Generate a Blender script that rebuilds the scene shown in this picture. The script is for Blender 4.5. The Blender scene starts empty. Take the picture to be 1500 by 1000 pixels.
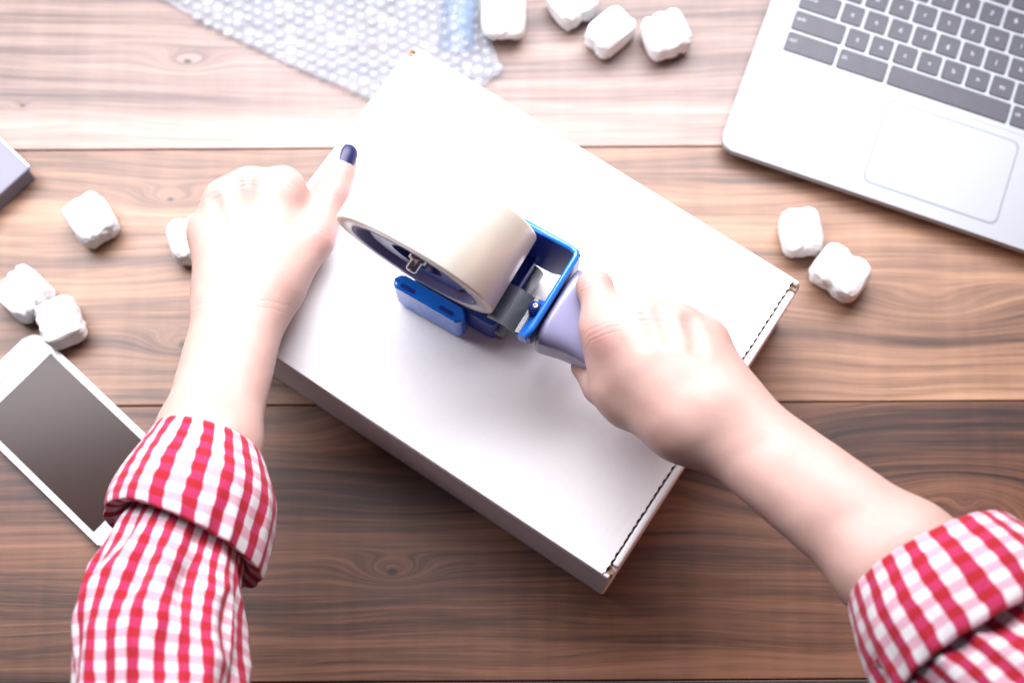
import bpy, bmesh, math, random
import numpy as np
from mathutils import Vector, Matrix, noise as mnoise

sc = bpy.context.scene
C = sc.collection
rad = math.radians

# ------------------------------------------------------------------ camera
TH, FOC, HC = rad(16), 2100.0, 1.01
CAM = Vector((0, -HC * math.tan(TH), HC))
cd = bpy.data.cameras.new('camera')
cam = bpy.data.objects.new('camera', cd); C.objects.link(cam)
cam.location = CAM; cam.rotation_euler = (TH, 0, 0)
cd.sensor_width = 36; cd.lens = 36 * FOC / 1500
cd.clip_start = .01; cd.clip_end = 50
cd.dof.use_dof = True; cd.dof.focus_distance = .905; cd.dof.aperture_fstop = 4.2
sc.camera = cam
# ------------------------------------------------------------------ light: a window behind the table
w = bpy.data.worlds.new('World'); sc.world = w; w.use_nodes = True
bg = w.node_tree.nodes['Background']
bg.inputs[0].default_value = (.78, .66, .86, 1); bg.inputs[1].default_value = .085
def area(name, loc, target, sx, sy, watts, col):
    l = bpy.data.lights.new(name, 'AREA'); l.shape = 'RECTANGLE'; l.size = sx; l.size_y = sy
    l.energy = watts; l.color = col
    o = bpy.data.objects.new(name, l); C.objects.link(o); o.location = loc
    o.rotation_euler = (Vector(target) - Vector(loc)).to_track_quat('-Z', 'Y').to_euler()
    return o
wl_ = area('window_light', (-.12, .46, .72), (-.02, .10, 0), 1.45, .46, 25.5, (.97, .95, 1.0)); wl_.data.spread = rad(150)
area('added_warm_fill', (1.15, -.70, .50), (.30, -.15, .03), .5, .5, 4.2, (1.0, .42, .28))  # added fill with no known source, reddens the lower right
vs = sc.view_settings
vs.view_transform = 'Standard'; vs.look = 'None'; vs.exposure = 0; vs.gamma = 1; vs.use_curve_mapping = False

# ------------------------------------------------------------------ helpers
def U(px, py, z):
    """point of the place at height z that lies on the sight line through a point of the photograph"""
    xc, yc = (px - 750) / FOC, (500 - py) / FOC
    d = Vector((xc, yc * math.cos(TH) + math.sin(TH), yc * math.sin(TH) - math.cos(TH)))
    return CAM + d * ((z - HC) / d.z)

def tag(o, label=None, cat=None, group=None, kind=None):
    if label: o['label'] = label
    if cat: o['category'] = cat
    if group: o['group'] = group
    if kind: o['kind'] = kind
    return o
def empty(name, loc=(0, 0, 0), rz=0):
    o = bpy.data.objects.new(name, None); C.objects.link(o); o.location = loc; o.rotation_euler = (0, 0, rz)
    o.empty_display_size = .02
    return o
def link(name, me, mat, parent=None, loc=None, rot=None, smooth=True):
    o = bpy.data.objects.new(name, me); C.objects.link(o)
    if mat and not me.materials: me.materials.append(mat)
    if parent: o.parent = parent
    if loc is not None: o.location = loc
    if rot is not None: o.rotation_euler = rot
    if smooth:
        for p in me.polygons: p.use_smooth = True
    return o
def from_bm(name, bm, mat, parent=None, loc=None, rot=None, smooth=False):
    bmesh.ops.recalc_face_normals(bm, faces=bm.faces)
    me = bpy.data.meshes.new(name); bm.to_mesh(me); bm.free()
    return link(name, me, mat, parent, loc, rot, smooth)
def bevel(bm, off, seg=2, edges=None):
    bmesh.ops.bevel(bm, geom=edges or bm.edges[:], offset=off, segments=seg, profile=.5, affect='EDGES', clamp_overlap=True)
def box_bm(sx, sy, sz, c=(0, 0, 0), bev=0, seg=2):
    bm = bmesh.new(); bmesh.ops.create_cube(bm, size=1)
    bmesh.ops.scale(bm, vec=(sx, sy, sz), verts=bm.verts); 
    if bev: bevel(bm, bev, seg)
    bmesh.ops.translate(bm, vec=c, verts=bm.verts)
    return bm
def prism_bm(pts, z0, z1, bev=0, seg=2, M=None):
    """outline pts (x, y) extruded from z0 to z1, top and bottom rims rounded"""
    bm = bmesh.new()
    a = [bm.verts.new((x, y, z0)) for x, y in pts]; b = [bm.verts.new((x, y, z1)) for x, y in pts]
    n = len(pts)
    bm.faces.new(a[::-1]); bm.faces.new(b)
    for i in range(n): bm.faces.new((a[i], a[(i + 1) % n], b[(i + 1) % n], b[i]))
    if bev:
        bm.edges.ensure_lookup_table()
        ed = [e for e in bm.edges if abs(e.verts[0].co.z - e.verts[1].co.z) < 1e-9]
        bevel(bm, bev, seg, ed)
    if M is not None: bm.transform(M)
    return bm
def rrect(x0, y0, x1, y1, r, n=6):
    pts = []
    for cx, cy, a0 in ((x1 - r, y1 - r, 0), (x0 + r, y1 - r, 90), (x0 + r, y0 + r, 180), (x1 - r, y0 + r, 270)):
        for i in range(n + 1):
            a = rad(a0 + 90 * i / n); pts.append((cx + r * math.cos(a), cy + r * math.sin(a)))
    return pts
def lathe_bm(prof, n=64, close=True):
    """closed profile (radius, height) turned about z"""
    bm = bmesh.new(); rings = []
    for i in range(n):
        a = 2 * math.pi * i / n
        rings.append([bm.verts.new((r * math.cos(a), r * math.sin(a), z)) for r, z in prof])
    m = len(prof)
    for i in range(n):
        A, B = rings[i], rings[(i + 1) % n]
        for j in range(m if close else m - 1):
            k = (j + 1) % m
            bm.faces.new((A[j], B[j], B[k], A[k]))
    if not close:
        bmesh.ops.remove_doubles(bm, verts=bm.verts, dist=1e-6)
    return bm
def tube_bm(pts, r, n=10):
    bm = bmesh.new(); rings = []
    for i, p in enumerate(pts):
        p = Vector(p); d = (Vector(pts[min(i + 1, len(pts) - 1)]) - Vector(pts[max(i - 1, 0)])).normalized()
        x = d.orthogonal() if i == 0 else (px_ - d * px_.dot(d)); x.normalize(); px_ = x
        y = d.cross(x); rr = r[i] if isinstance(r, (list, tuple)) else r
        rings.append([bm.verts.new(p + (x * math.cos(t) + y * math.sin(t)) * rr) for t in [2 * math.pi * k / n for k in range(n)]])
    for A, B in zip(rings, rings[1:]):
        for k in range(n): bm.faces.new((A[k], A[(k + 1) % n], B[(k + 1) % n], B[k]))
    bm.faces.new(rings[0][::-1]); bm.faces.new(rings[-1])
    return bm

# ------------------------------------------------------------------ materials
class NT:
    def __init__(s, name):
        s.m = bpy.data.materials.new(name); s.m.use_nodes = True
        s.t = s.m.node_tree; s.b = s.t.nodes['Principled BSDF']; s.out = s.t.nodes['Material Output']
    def n(s, typ, **kw):
        x = s.t.nodes.new(typ)
        for k, v in kw.items(): setattr(x, k, v)
        return x
    def put(s, sock, v):
        if hasattr(v, 'is_linked') or isinstance(v, bpy.types.NodeSocket): s.t.links.new(v, sock)
        else: sock.default_value = v
    def math(s, op, a, b=0.0, c=0.0, clamp=False):
        x = s.n('ShaderNodeMath', operation=op, use_clamp=clamp)
        for i, v in enumerate((a, b, c)): s.put(x.inputs[i], v)
        return x.outputs[0]
    def comb(s, x, y, z=0.0):
        k = s.n('ShaderNodeCombineXYZ')
        for i, v in enumerate((x, y, z)): s.put(k.inputs[i], v)
        return k.outputs[0]
    def sep(s, v):
        k = s.n('ShaderNodeSeparateXYZ'); s.put(k.inputs[0], v); return k.outputs
    def noise(s, vec, scale, detail=2, rough=.5, dist=0):
        k = s.n('ShaderNodeTexNoise'); s.put(k.inputs['Vector'], vec)
        k.inputs['Scale'].default_value = scale; k.inputs['Detail'].default_value = detail
        k.inputs['Roughness'].default_value = rough; k.inputs['Distortion'].default_value = dist
        return k.outputs['Fac']
    def ramp(s, fac, stops, interp='LINEAR'):
        k = s.n('ShaderNodeValToRGB'); s.put(k.inputs[0], fac); e = k.color_ramp.elements
        k.color_ramp.interpolation = interp
        while len(e) < len(stops): e.new(.5)
        for el, (p, c) in zip(e, stops): el.position = p; el.color = (*c, 1) if len(c) == 3 else c
        return k.outputs[0]
    def mix(s, fac, a, b, typ='MIX'):
        k = s.n('ShaderNodeMix', data_type='RGBA', blend_type=typ)
        s.put(k.inputs[0], fac)
        for i, v in ((6, a), (7, b)):
            s.put(k.inputs[i], (*v, 1) if isinstance(v, tuple) and len(v) == 3 else v)
        return k.outputs[2]
    def bump(s, h, strength=.3, dist=.001, normal=None):
        k = s.n('ShaderNodeBump'); k.inputs['Strength'].default_value = strength; k.inputs['Distance'].default_value = dist
        s.put(k.inputs['Height'], h)
        if normal is not None: s.put(k.inputs['Normal'], normal)
        return k.outputs[0]
    def set(s, **kw):
        for k, v in kw.items():
            key = {'color': 'Base Color', 'rough': 'Roughness', 'metal': 'Metallic', 'normal': 'Normal', 'spec': 'Specular IOR Level',
                   'sss': 'Subsurface Weight', 'sssr': 'Subsurface Radius', 'ssss': 'Subsurface Scale', 'coat': 'Coat Weight',
                   'coatr': 'Coat Roughness', 'trans': 'Transmission Weight', 'ior': 'IOR', 'sheen': 'Sheen Weight', 'alpha': 'Alpha'}[k]
            if isinstance(v, tuple) and k == 'color': v = (*v, 1)
            s.put(s.b.inputs[key], v)
        return s.m
    def pos(s): return s.n('ShaderNodeNewGeometry').outputs['Position']
    def obj(s): return s.n('ShaderNodeTexCoord').outputs['Object']

def plain(name, col, rough=.5, var=.06, scale=60, bstr=.05, **kw):
    k = NT(name); o = k.obj()
    nz = k.noise(o, scale, 4, .6)
    c = k.mix(nz, tuple(x * (1 - var) for x in col), tuple(min(1, x * (1 + var)) for x in col))
    rg = k.math('MULTIPLY_ADD', k.noise(o, scale * .4, 3), .16, rough - .08)
    return k.set(color=c, rough=rg, normal=k.bump(k.noise(o, scale * 12, 3), bstr, .0004), **kw)

def wood_material():
    k = NT('walnut_planks'); p = k.pos(); X, Y, Z = k.sep(p)
    rnd = k.math('MULTIPLY', k.n('ShaderNodeObjectInfo').outputs['Random'], 37.0)
    g = Y
    warp = k.noise(k.comb(k.math('MULTIPLY', X, 2.6), k.math('MULTIPLY', Y, 9.0), rnd), 1.0, 2)
    g = k.math('MULTIPLY_ADD', k.math('SUBTRACT', warp, .5), .050, g)
    dark = None
    for (px, py, a, sx, sy, core) in KNOTS:
        q = U(px, py, 0)
        dx = k.math('DIVIDE', k.math('SUBTRACT', X, q.x), sx); dy = k.math('DIVIDE', k.math('SUBTRACT', Y, q.y), sy)
        d2 = k.math('ADD', k.math('MULTIPLY', dx, dx), k.math('MULTIPLY', dy, dy))
        g = k.math('MULTIPLY_ADD', k.math('EXPONENT', k.math('MULTIPLY', d2, -1.0)), a, g)
        if core:
            ex = k.math('DIVIDE', k.math('SUBTRACT', X, q.x), core * 1.5); ey = k.math('DIVIDE', k.math('SUBTRACT', Y, q.y), core)
            e2 = k.math('ADD', k.math('MULTIPLY', ex, ex), k.math('MULTIPLY', ey, ey))
            m = k.math('EXPONENT', k.math('MULTIPLY', k.math('MULTIPLY', e2, e2), -1.0))
            dark = m if dark is None else k.math('MAXIMUM', dark, m)
    streak = k.noise(k.comb(k.math('MULTIPLY', X, 2.4), k.math('MULTIPLY', g, 66.0), rnd), 1.0, 6, .68)
    broad = k.noise(k.comb(k.math('MULTIPLY', X, .9), k.math('MULTIPLY', g, 15.0), rnd), 1.0, 2, .5)
    fibre = k.noise(k.comb(k.math('MULTIPLY', X, 14.0), k.math('MULTIPLY', g, 900.0), rnd), 1.0, 3, .6)
    lines = k.noise(k.comb(k.math('MULTIPLY', X, 4.5), k.math('MULTIPLY', g, 250.0), rnd), 1.0, 4, .65)
    fig = k.noise(k.comb(k.math('MULTIPLY', X, 70.0), k.math('MULTIPLY', Y, 5.0), rnd), 1.0, 2, .5)
    v = k.math('MULTIPLY_ADD', streak, .46, k.math('MULTIPLY', broad, .54))
    v = k.math('MULTIPLY_ADD', k.math('SUBTRACT', lines, .5), .34, v)
    v = k.math('MULTIPLY_ADD', k.math('SUBTRACT', fibre, .5), .22, v)
    v = k.math('MULTIPLY_ADD', k.math('SUBTRACT', fig, .5), .07, v)
    v = k.math('MULTIPLY_ADD', k.math('SUBTRACT', v, .5), k.n('ShaderNodeObjectInfo').outputs['Alpha'], .49)
    col = k.ramp(v, [(.28, (.020, .012, .011)), (.40, (.066, .039, .031)), (.49, (.130, .082, .063)), (.59, (.205, .136, .104)), (.72, (.30, .21, .165))])
    tone = k.n('ShaderNodeObjectInfo').outputs['Color']
    col = k.mix(1.0, col, tone, 'MULTIPLY')
    if dark is not None: col = k.mix(dark, col, (.022, .013, .012))
    rough = k.math('MULTIPLY_ADD', k.noise(p, 9, 3), .12, k.math('MULTIPLY_ADD', fibre, .10, .40))
    return k.set(color=col, rough=rough, spec=.5, coat=.30, coatr=.46, normal=k.bump(k.math('ADD', fibre, k.math('MULTIPLY', lines, .6)), .22, .0005))
KNOTS = [(575, 837, .020, .026, .010, .0028), (1412, 742, -.050, .052, .022, 0), (1412, 742, .016, .014, .008, 0), (275, 90, .018, .022, .008, .0022),
         (33, 155, .006, .007, .004, .0014), (250, 292, .016, .03, .009, .0018), (270, 505, .02, .03, .010, .003), (640, 610, -.03, .06, .02, 0),
         (1105, 665, .030, .05, .02, 0), (960, 700, -.022, .06, .02, 0), (1350, 450, .018, .07, .02, 0)]

def gingham():
    k = NT('red_gingham_cotton'); uv = k.n('ShaderNodeUVMap').outputs[0]
    u, v, _ = k.sep(uv)
    wob = k.math('MULTIPLY', k.math('SUBTRACT', k.noise(uv, .8, 2), .5), .22)
    def band(t, lo, hi, s):
        f = k.math('PINGPONG', k.math('ADD', t, wob), .5)
        r = k.n('ShaderNodeMapRange', interpolation_type='SMOOTHSTEP'); k.put(r.inputs[0], f)
        r.inputs[1].default_value = lo; r.inputs[2].default_value = hi
        return r.outputs[0]
    cross = k.math('PINGPONG', v, .5)
    # the warp stripe swells a little where it crosses the weft stripe
    su = k.math('MULTIPLY_ADD', k.math('SUBTRACT', cross, .25), .04, k.math('PINGPONG', k.math('ADD', u, wob), .5))
    r = k.n('ShaderNodeMapRange', interpolation_type='SMOOTHSTEP'); k.put(r.inputs[0], su)
    r.inputs[1].default_value = .235; r.inputs[2].default_value = .285
    A = r.outputs[0]; B = band(v, .22, .30, 0)
    fine = k.noise(k.comb(k.math('MULTIPLY', u, 26.0), k.math('MULTIPLY', v, 26.0)), 1.0, 2)
    white = k.mix(B, (.63, .62, .63), (.57, .33, .405))
    red = k.mix(B, (.40, .015, .080), (.33, .001, .010))
    c = k.mix(A, white, red)
    c = k.mix(k.math('MULTIPLY', fine, .16), c, (.35, .1, .12))
    weave = k.math('ADD', k.math('SINE', k.math('MULTIPLY', u, 160.0)), k.math('SINE', k.math('MULTIPLY', v, 160.0)))
    return k.set(color=c, rough=.85, sheen=.12, spec=.25, normal=k.bump(k.math('ADD', weave, k.math('MULTIPLY', fine, 2.0)), .25, .0003))

def _cr(p, q, sig, w_, ts, red):
    a, b = U(*p), U(*q); return (tuple(a), tuple((b - a).normalized()), sig, w_, ts, red)
CREASES = [_cr((488, 282, .110), (503, 238, .110), .013, .00055, (-.003, -.0005, .0022, .0045), .45), _cr((470, 345, .116), (486, 284, .112), .010, .0006, (0, .003), .55),
           _cr((416, 266, .130), (436, 228, .130), .010, .0008, (-.003, 0, .003), .30), _cr((362, 270, .133), (362, 230, .133), .010, .0008, (-.003, 0, .003), .30), _cr((324, 288, .129), (310, 250, .129), .009, .0008, (-.002, .002), .25),
           _cr((355, 448, .135), (355, 400, .135), .030, .0007, (-.004, .001), .0), _cr((882, 492, .193), (873, 421, .186), .011, .0006, (-.002, .001, .004), .55),
           _cr((871, 418, .183), (868, 390, .180), .010, .0006, (-.003, 0, .003), .40), _cr((942, 468, .198), (946, 430, .198), .010, .0008, (-.002, .002), .25), _cr((990, 476, .196), (1000, 440, .196), .010, .0008, (-.002, .002), .25)]
def skin():
    k = NT('fair_skin'); p = k.pos()
    a = k.noise(p, 38, 3, .6); b = k.noise(p, 170, 3, .6)
    c = k.ramp(a, [(.30, (.485, .308, .262)), (.5, (.51, .332, .282)), (.70, (.53, .352, .302))])
    c = k.mix(k.math('MULTIPLY', b, .16), c, (.42, .20, .18))
    vor = k.n('ShaderNodeTexVoronoi', feature='DISTANCE_TO_EDGE'); k.put(vor.inputs['Vector'], p); vor.inputs['Scale'].default_value = 900
    h = k.math('MULTIPLY_ADD', vor.outputs['Distance'], .8, k.noise(p, 420, 3))
    for (q, dvec, sig, w_, ts, red) in CREASES:      # skin folds over the joints, a little redder there
        dp = k.n('ShaderNodeVectorMath', operation='SUBTRACT'); k.put(dp.inputs[0], p); dp.inputs[1].default_value = q
        ln = k.n('ShaderNodeVectorMath', operation='LENGTH'); k.put(ln.inputs[0], dp.outputs[0])
        dt = k.n('ShaderNodeVectorMath', operation='DOT_PRODUCT'); k.put(dt.inputs[0], dp.outputs[0]); dt.inputs[1].default_value = dvec
        r2 = k.math('DIVIDE', ln.outputs['Value'], sig)
        mask = k.math('EXPONENT', k.math('MULTIPLY', k.math('MULTIPLY', r2, r2), -1.0))
        t = k.math('MULTIPLY_ADD', k.math('SUBTRACT', k.noise(p, 160, 2), .5), .003, dt.outputs['Value'])
        for ti in ts:
            e = k.math('DIVIDE', k.math('SUBTRACT', t, ti), w_)
            g = k.math('EXPONENT', k.math('MULTIPLY', k.math('MULTIPLY', e, e), -1.0))
            h = k.math('MULTIPLY_ADD', k.math('MULTIPLY', g, mask), -5.0, h)
        c = k.mix(k.math('MULTIPLY', mask, red), c, (.46, .19, .19))
    return k.set(color=c, rough=.46, spec=.38, sss=.25, sssr=(1.0, .42, .30), ssss=.005, normal=k.bump(h, .13, .0005))

def paper():
    k = NT('white_box_board'); o = k.obj(); x, y, z = k.sep(o)
    flute = k.math('SINE', k.math('MULTIPLY', x, 1050.0))
    fib = k.noise(o, 260, 4, .65); big = k.noise(k.comb(k.math('MULTIPLY', x, 60.0), k.math('MULTIPLY', y, 5.0), z), 1.0, 3)
    c = k.mix(fib, (.79, .775, .79), (.845, .835, .845)); c = k.mix(k.math('MULTIPLY', big, .10), c, (.70, .68, .70))
    h = k.math('ADD', k.math('MULTIPLY', flute, .20), k.math('ADD', k.math('MULTIPLY', big, 1.5), fib))
    return k.set(color=c, rough=.62, spec=.3, normal=k.bump(h, .16, .0005))

def tape_mat():
    k = NT('cream_packing_tape'); o = k.obj(); x, y, z = k.sep(o)
    r = k.math('SQRT', k.math('MULTIPLY_ADD', x, x, k.math('MULTIPLY', y, y)))
    lay = k.noise(k.comb(k.math('MULTIPLY', r, 2200.0), 0.0, 0.0), 1.0, 2)
    ang = k.noise(k.comb(k.math('MULTIPLY', x, 60.0), k.math('MULTIPLY', y, 60.0), k.math('MULTIPLY', z, 9.0)), 1.0, 3)
    c = k.mix(lay, (.77, .76, .65), (.85, .84, .74)); c = k.mix(k.math('MULTIPLY', ang, .35), c, (.76, .745, .69))
    return k.set(color=c, rough=.30, coat=.25, coatr=.2, sss=.25, sssr=(1, .9, .7), ssss=.004,
                 normal=k.bump(k.math('ADD', ang, k.math('MULTIPLY', lay, .35)), .12, .0008))

def film(nm, fac, col, sp, ro_):
    k = NT(nm); o = k.pos()
    n = k.noise(o, 240, 3)
    k.set(color=col, rough=ro_, spec=sp, normal=k.bump(n, .35, .001))
    tr = k.n('ShaderNodeBsdfTransparent'); tr.inputs[0].default_value = (.93, .96, 1, 1)
    mx = k.n('ShaderNodeMixShader'); mx.inputs[0].default_value = fac
    k.t.links.new(tr.outputs[0], mx.inputs[1]); k.t.links.new(k.b.outputs[0], mx.inputs[2]); k.t.links.new(mx.outputs[0], k.out.inputs[0])
    return k.m

M_wood, M_ging, M_skin, M_paper, M_tape, M_film = wood_material(), gingham(), skin(), paper(), tape_mat(), film('clear_bubble_film', .26, (.48, .52, .57), .3, .25)
M_bub = film('clear_air_bubble', .30, (.50, .54, .60), .7, .12)
M_curl = film('clear_film_curl', .34, (.24, .33, .46), .6, .12)
M_gap = plain('dark_joint', (.05, .03, .025), .8)
M_kraft = plain('brown_corrugated_core', (.27, .19, .13), .8, .25, 300, .3)
M_foam = plain('white_foam', (.68, .68, .68), .75, .05, 40, .9, sss=.25, sssr=(1, 1, 1), ssss=.004)
M_alu = plain('silver_aluminium', (.31, .33, .36), .48, .02, 900, .05, metal=.2)
M_key = plain('charcoal_key', (.050, .049, .064), .5, .1, 500, .08)
M_legend = plain('pale_key_legend', (.42, .45, .54), .6)
M_groove = plain('groove_grey', (.20, .22, .24), .5, .03)
M_phone = plain('white_phone_shell', (.78, .80, .83), .28, .02)
M_glass = NT('black_screen_glass').set(color=(.034, .019, .016), rough=.22, spec=.24)
M_screen = plain('dark_screen', (.02, .02, .022), .12)
M_blue = plain('bright_blue_plastic', (.010, .17, .72), .26, .08, 40, .04, coat=.3)
M_navy = plain('navy_plastic', (.010, .036, .27), .34, .12, 40, .05)
M_slate = plain('slate_blue_plastic', (.10, .14, .32), .35, .1, 60, .05)
M_lav = plain('lavender_grey_plastic', (.30, .29, .45), .30, .05, 40, .05, coat=.35, sss=.2, sssr=(1, 1, 1), ssss=.006)
M_core = plain('violet_grey_core_board', (.17, .18, .40), .6, .08)
M_steel = plain('polished_steel', (.45, .46, .50), .22, .05, metal=1.0)
M_rub = plain('dark_grey_flap', (.16, .17, .19), .38, .12, 200, .1, metal=.7)
M_nail = plain('navy_nail_polish', (.008, .011, .070), .38, .05, 40, 0)
M_grey = plain('grey_coated_board', (.17, .168, .215), .5, .03)
M_dusk = plain('slate_board', (.16, .16, .205), .6)
M_white = plain('painted_edge_highlight', (.80, .80, .82), .4, .02)

# ------------------------------------------------------------------ tabletop: planks laid side by side
PL_ROT = rad(.36)
top = from_bm('tabletop', box_bm(2.6, 1.9, .03, (0, 0, -.040)), M_gap); tag(top, kind='structure')
top.rotation_euler.z = PL_ROT
PLANK_TONE = [(1.1, 1.0, .95, 1.2), (.9, .85, .8, 1.3), (.36, .26, .20, 1.3), (.80, .52, .36, 1.45), (1.58, 1.32, 1.02, 1.0), (1.34, 1.40, 1.52, .85), (1.3, 1.2, 1.1, 1), (1, .95, .9, 1), (1.2, 1.1, 1.0, 1)]
seams = [-.84, -.645, -.442, -.2422, -.0468, .1538, .352, .553, .752, .95]
for i in range(len(seams) - 1):
    y0, y1 = seams[i] + .0004, seams[i + 1] - .0004
    pk = from_bm('plank', box_bm(2.56, y1 - y0, .024, (0, 0, -.012), .0008, 2), M_wood, top, (0, (y0 + y1) / 2, 0))
    pk.color = PLANK_TONE[i]                      # boards of different heartwood: the front one dark, the next two pale, the farther one blued to paint in haze

# ------------------------------------------------------------------ mailer carton
HB = .09
A = U(600, 62, HB); B = U(1172, 412, HB); Cc = U(899, 853, HB)
eu = ((B - A) + (Cc - (A + Cc - B))).normalized(); ev = Vector((-eu.y, eu.x, 0))
BL = (B - A).length; BW = (Cc - B).length
mid = (A + Cc) / 2
ang = math.atan2(eu.y, eu.x)
carton = empty('shipping_carton', (mid.x, mid.y, 0), ang)
tag(carton, 'white cardboard mailer box lying closed under both hands', 'box')
T = .003
from_bm('body', box_bm(BL, BW, HB - .0042, (0, 0, (HB - .0042) / 2), .0022, 2), M_paper, carton)
INS = .0072
def zig(x, s):
    pts = []; n = int(BW / .0026); rnd = random.Random(4 + s)
    for i in range(n + 1):
        pts.append((x + s * ((i % 2) * .0014 + rnd.uniform(-.00025, .00025)), -BW / 2 + .0005 + (BW - .001) * i / n))
    return pts
R_ = zig(BL / 2 - INS, 1); L_ = zig(-BL / 2 + INS, -1)
lid = from_bm('lid', prism_bm(R_ + L_[::-1], HB - T, HB, .0004, 1), M_paper, carton)
for s in (1, -1):
    x = s * (BL / 2 - INS + .0006)
    e = from_bm('corrugated_edge', prism_bm([(px + s * .0004, py) for px, py in (R_ if s > 0 else L_)] + [(x - s * .002, BW / 2 - .001), (x - s * .002, -BW / 2 + .001)], HB - T - .0009, HB - .0006), M_kraft, lid)
    bar = box_bm(.0052, BW - .019, .0046, (s * (BL / 2 - .0028), 0, HB - .0031), .0019, 3)
    from_bm('end_fold', bar, M_paper, carton, smooth=True)
    for t in (1, -1):
        bm = box_bm(.0056, .0062, .0022, (s * (BL / 2 - .0034), t * (BW / 2 - .0044), HB - .0037), .0008)
        bm2 = box_bm(.003, .0016, .004, (s * (BL / 2 - .0036), t * (BW / 2 - .0036), HB - .0028), .0004)
        me = bpy.data.meshes.new('t'); bm2.to_mesh(me); bm.from_mesh(me); bm2.free()
        from_bm('corner_slot', bm, M_kraft, carton)
for t in (1, -1):   # rounded score fold along the long edges
    from_bm('score_fold', box_bm(BL - .004, .0030, .0038, (0, t * (BW / 2 - .0016), HB - .0025), .0013, 3), M_paper, carton, smooth=True)

# ------------------------------------------------------------------ laptop
LA = U(1053, 214, .016); lang = rad(-20.5)
lap = empty('laptop', (LA.x, LA.y, 0), lang)
tag(lap, 'open silver laptop with charcoal keys at the upper right', 'laptop')
LW, LD = .305, .212
from_bm('base', prism_bm(rrect(0, 0, LW, LD, .010, 8), .0095, .0160, .0020, 3), M_alu, lap, smooth=False)
from_bm('underside', prism_bm(rrect(.009, .009, LW - .009, LD - .006, .010, 8), .0006, .0097, .002, 2), M_alu, lap)
def inv(px, py, z):   # photograph point -> laptop coordinates
    q = U(px, py, z) - Vector((LA.x, LA.y, 0)); c, s = math.cos(-lang), math.sin(-lang)
    return q.x * c - q.y * s, q.x * s + q.y * c
PITCH = .01907
az = inv(1140 + 455 / 4.1667, 92 / 4.1667, .017)          # centre of the a key
KX0 = az[0] - 2.25 * PITCH; KYR = az[1]
deck = from_bm('keyboard_bed', prism_bm(rrect(KX0 - .004, KYR - 2.5 * .0192 - .0035, KX0 + 14.6 * PITCH, KYR + 3.6 * .0192, .004, 5), .0158, .01625, .0002, 1), M_alu, lap)
rows = {
 0: [('search', 1.75)] + [(c, 1) for c in "asdfghjkl;'"] + [('enter', 1.85)],
 -1: [('shift', 2.25)] + [(c, 1) for c in 'zxcvbnm,./'] + [('shift', 2.35)],
 -2: [('ctrl', 2.2), ('alt', 2.1), ('', 5.05), ('alt', 1.15), ('ctrl', 1.1), ('<', 1), ('^', 1), ('>', 1)],
 1: [('tab', 1.5)] + [(c, 1) for c in 'qwertyuiop[]'] + [('\\', 1.1)],
 2: [('`', 1)] + [(c, 1) for c in '1234567890-='] + [('back', 1.6)],
 3: [('esc', 1.1)] + [('', 1)] * 12 + [('', 1.5)],
}
font_cache = {}
def legend_mesh(txt):
    if txt not in font_cache:
        fc = bpy.data.curves.new('legend', 'FONT'); fc.body = txt; fc.align_x = 'CENTER' if len(txt) == 1 else 'LEFT'; fc.align_y = 'CENTER'
        fc.size = .0058 if len(txt) == 1 else .0042; fc.resolution_u = 3
        o = bpy.data.objects.new('tmp', fc); C.objects.link(o)
        dg = bpy.context.evaluated_depsgraph_get(); dg.update()
        me = bpy.data.meshes.new_from_object(o.evaluated_get(dg)); me.materials.clear(); me.materials.append(M_legend)
        bpy.data.objects.remove(o); font_cache[txt] = me
    return font_cache[txt]
key_cache = {}
for r, ks in rows.items():
    x = KX0; y = KYR + r * .0192
    for txt, wu in ks:
        kw, kh = wu * PITCH - .0024, (.0192 - .0024) if r < 3 else .0115
        key = round(wu, 2), r == 3
        if key not in key_cache:
            me = bpy.data.meshes.new('key'); b_ = prism_bm(rrect(-kw / 2, -kh / 2, kw / 2, kh / 2, .0016, 3), .0160, .0174, .0004, 1)
            bmesh.ops.recalc_face_normals(b_, faces=b_.faces); b_.to_mesh(me); b_.free(); key_cache[key] = me
        ko = link('key', key_cache[key], M_key, lap, (x + wu * PITCH / 2, y + (-.002 if r == 3 else 0), 0), smooth=False)
        if txt:
            link('legend', legend_mesh(txt), M_legend, ko, (0 if len(txt) == 1 else -kw / 2 + .0022, .0 if len(txt) == 1 else .0015, .01745), smooth=False)
        x += wu * PITCH
tl, tr_, br, bl = inv(1293, 150, .016), inv(1492, 200, .016), inv(1465, 332, .016), inv(1267, 268, .016)
tx0, tx1 = (tl[0] + bl[0]) / 2, (tr_[0] + br[0]) / 2; ty0, ty1 = (bl[1] + br[1]) / 2, (tl[1] + tr_[1]) / 2
pad = from_bm('trackpad', prism_bm(rrect(tx0, ty0, tx1, ty1, .006, 8), .0158, .01612, .0001, 1), M_groove, lap)
from_bm('pad_surface', prism_bm(rrect(tx0 + .0014, ty0 + .0014, tx1 - .0014, ty1 - .0014, .0055, 8), .0158, .01626, .0001, 1), M_alu, pad)
lidM = Matrix.Translation((0, LD, .014)) @ Matrix.Rotation(rad(112 - 90), 4, 'X').inverted() @ Matrix.Rotation(rad(90), 4, 'X')
ldo = from_bm('screen_lid', prism_bm(rrect(.002, .004, LW - .002, .205, .009, 6), -.005, .0, .001, 2, lidM), M_alu, lap)
from_bm('display', prism_bm(rrect(.010, .016, LW - .010, .197, .003, 4), .0002, .0012, 0, 2, lidM), M_screen, ldo)
from_bm('hinge', tube_bm([(.03, LD + .001, .0135), (LW - .03, LD + .001, .0135)], .004, 12), M_key, lap)

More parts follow.
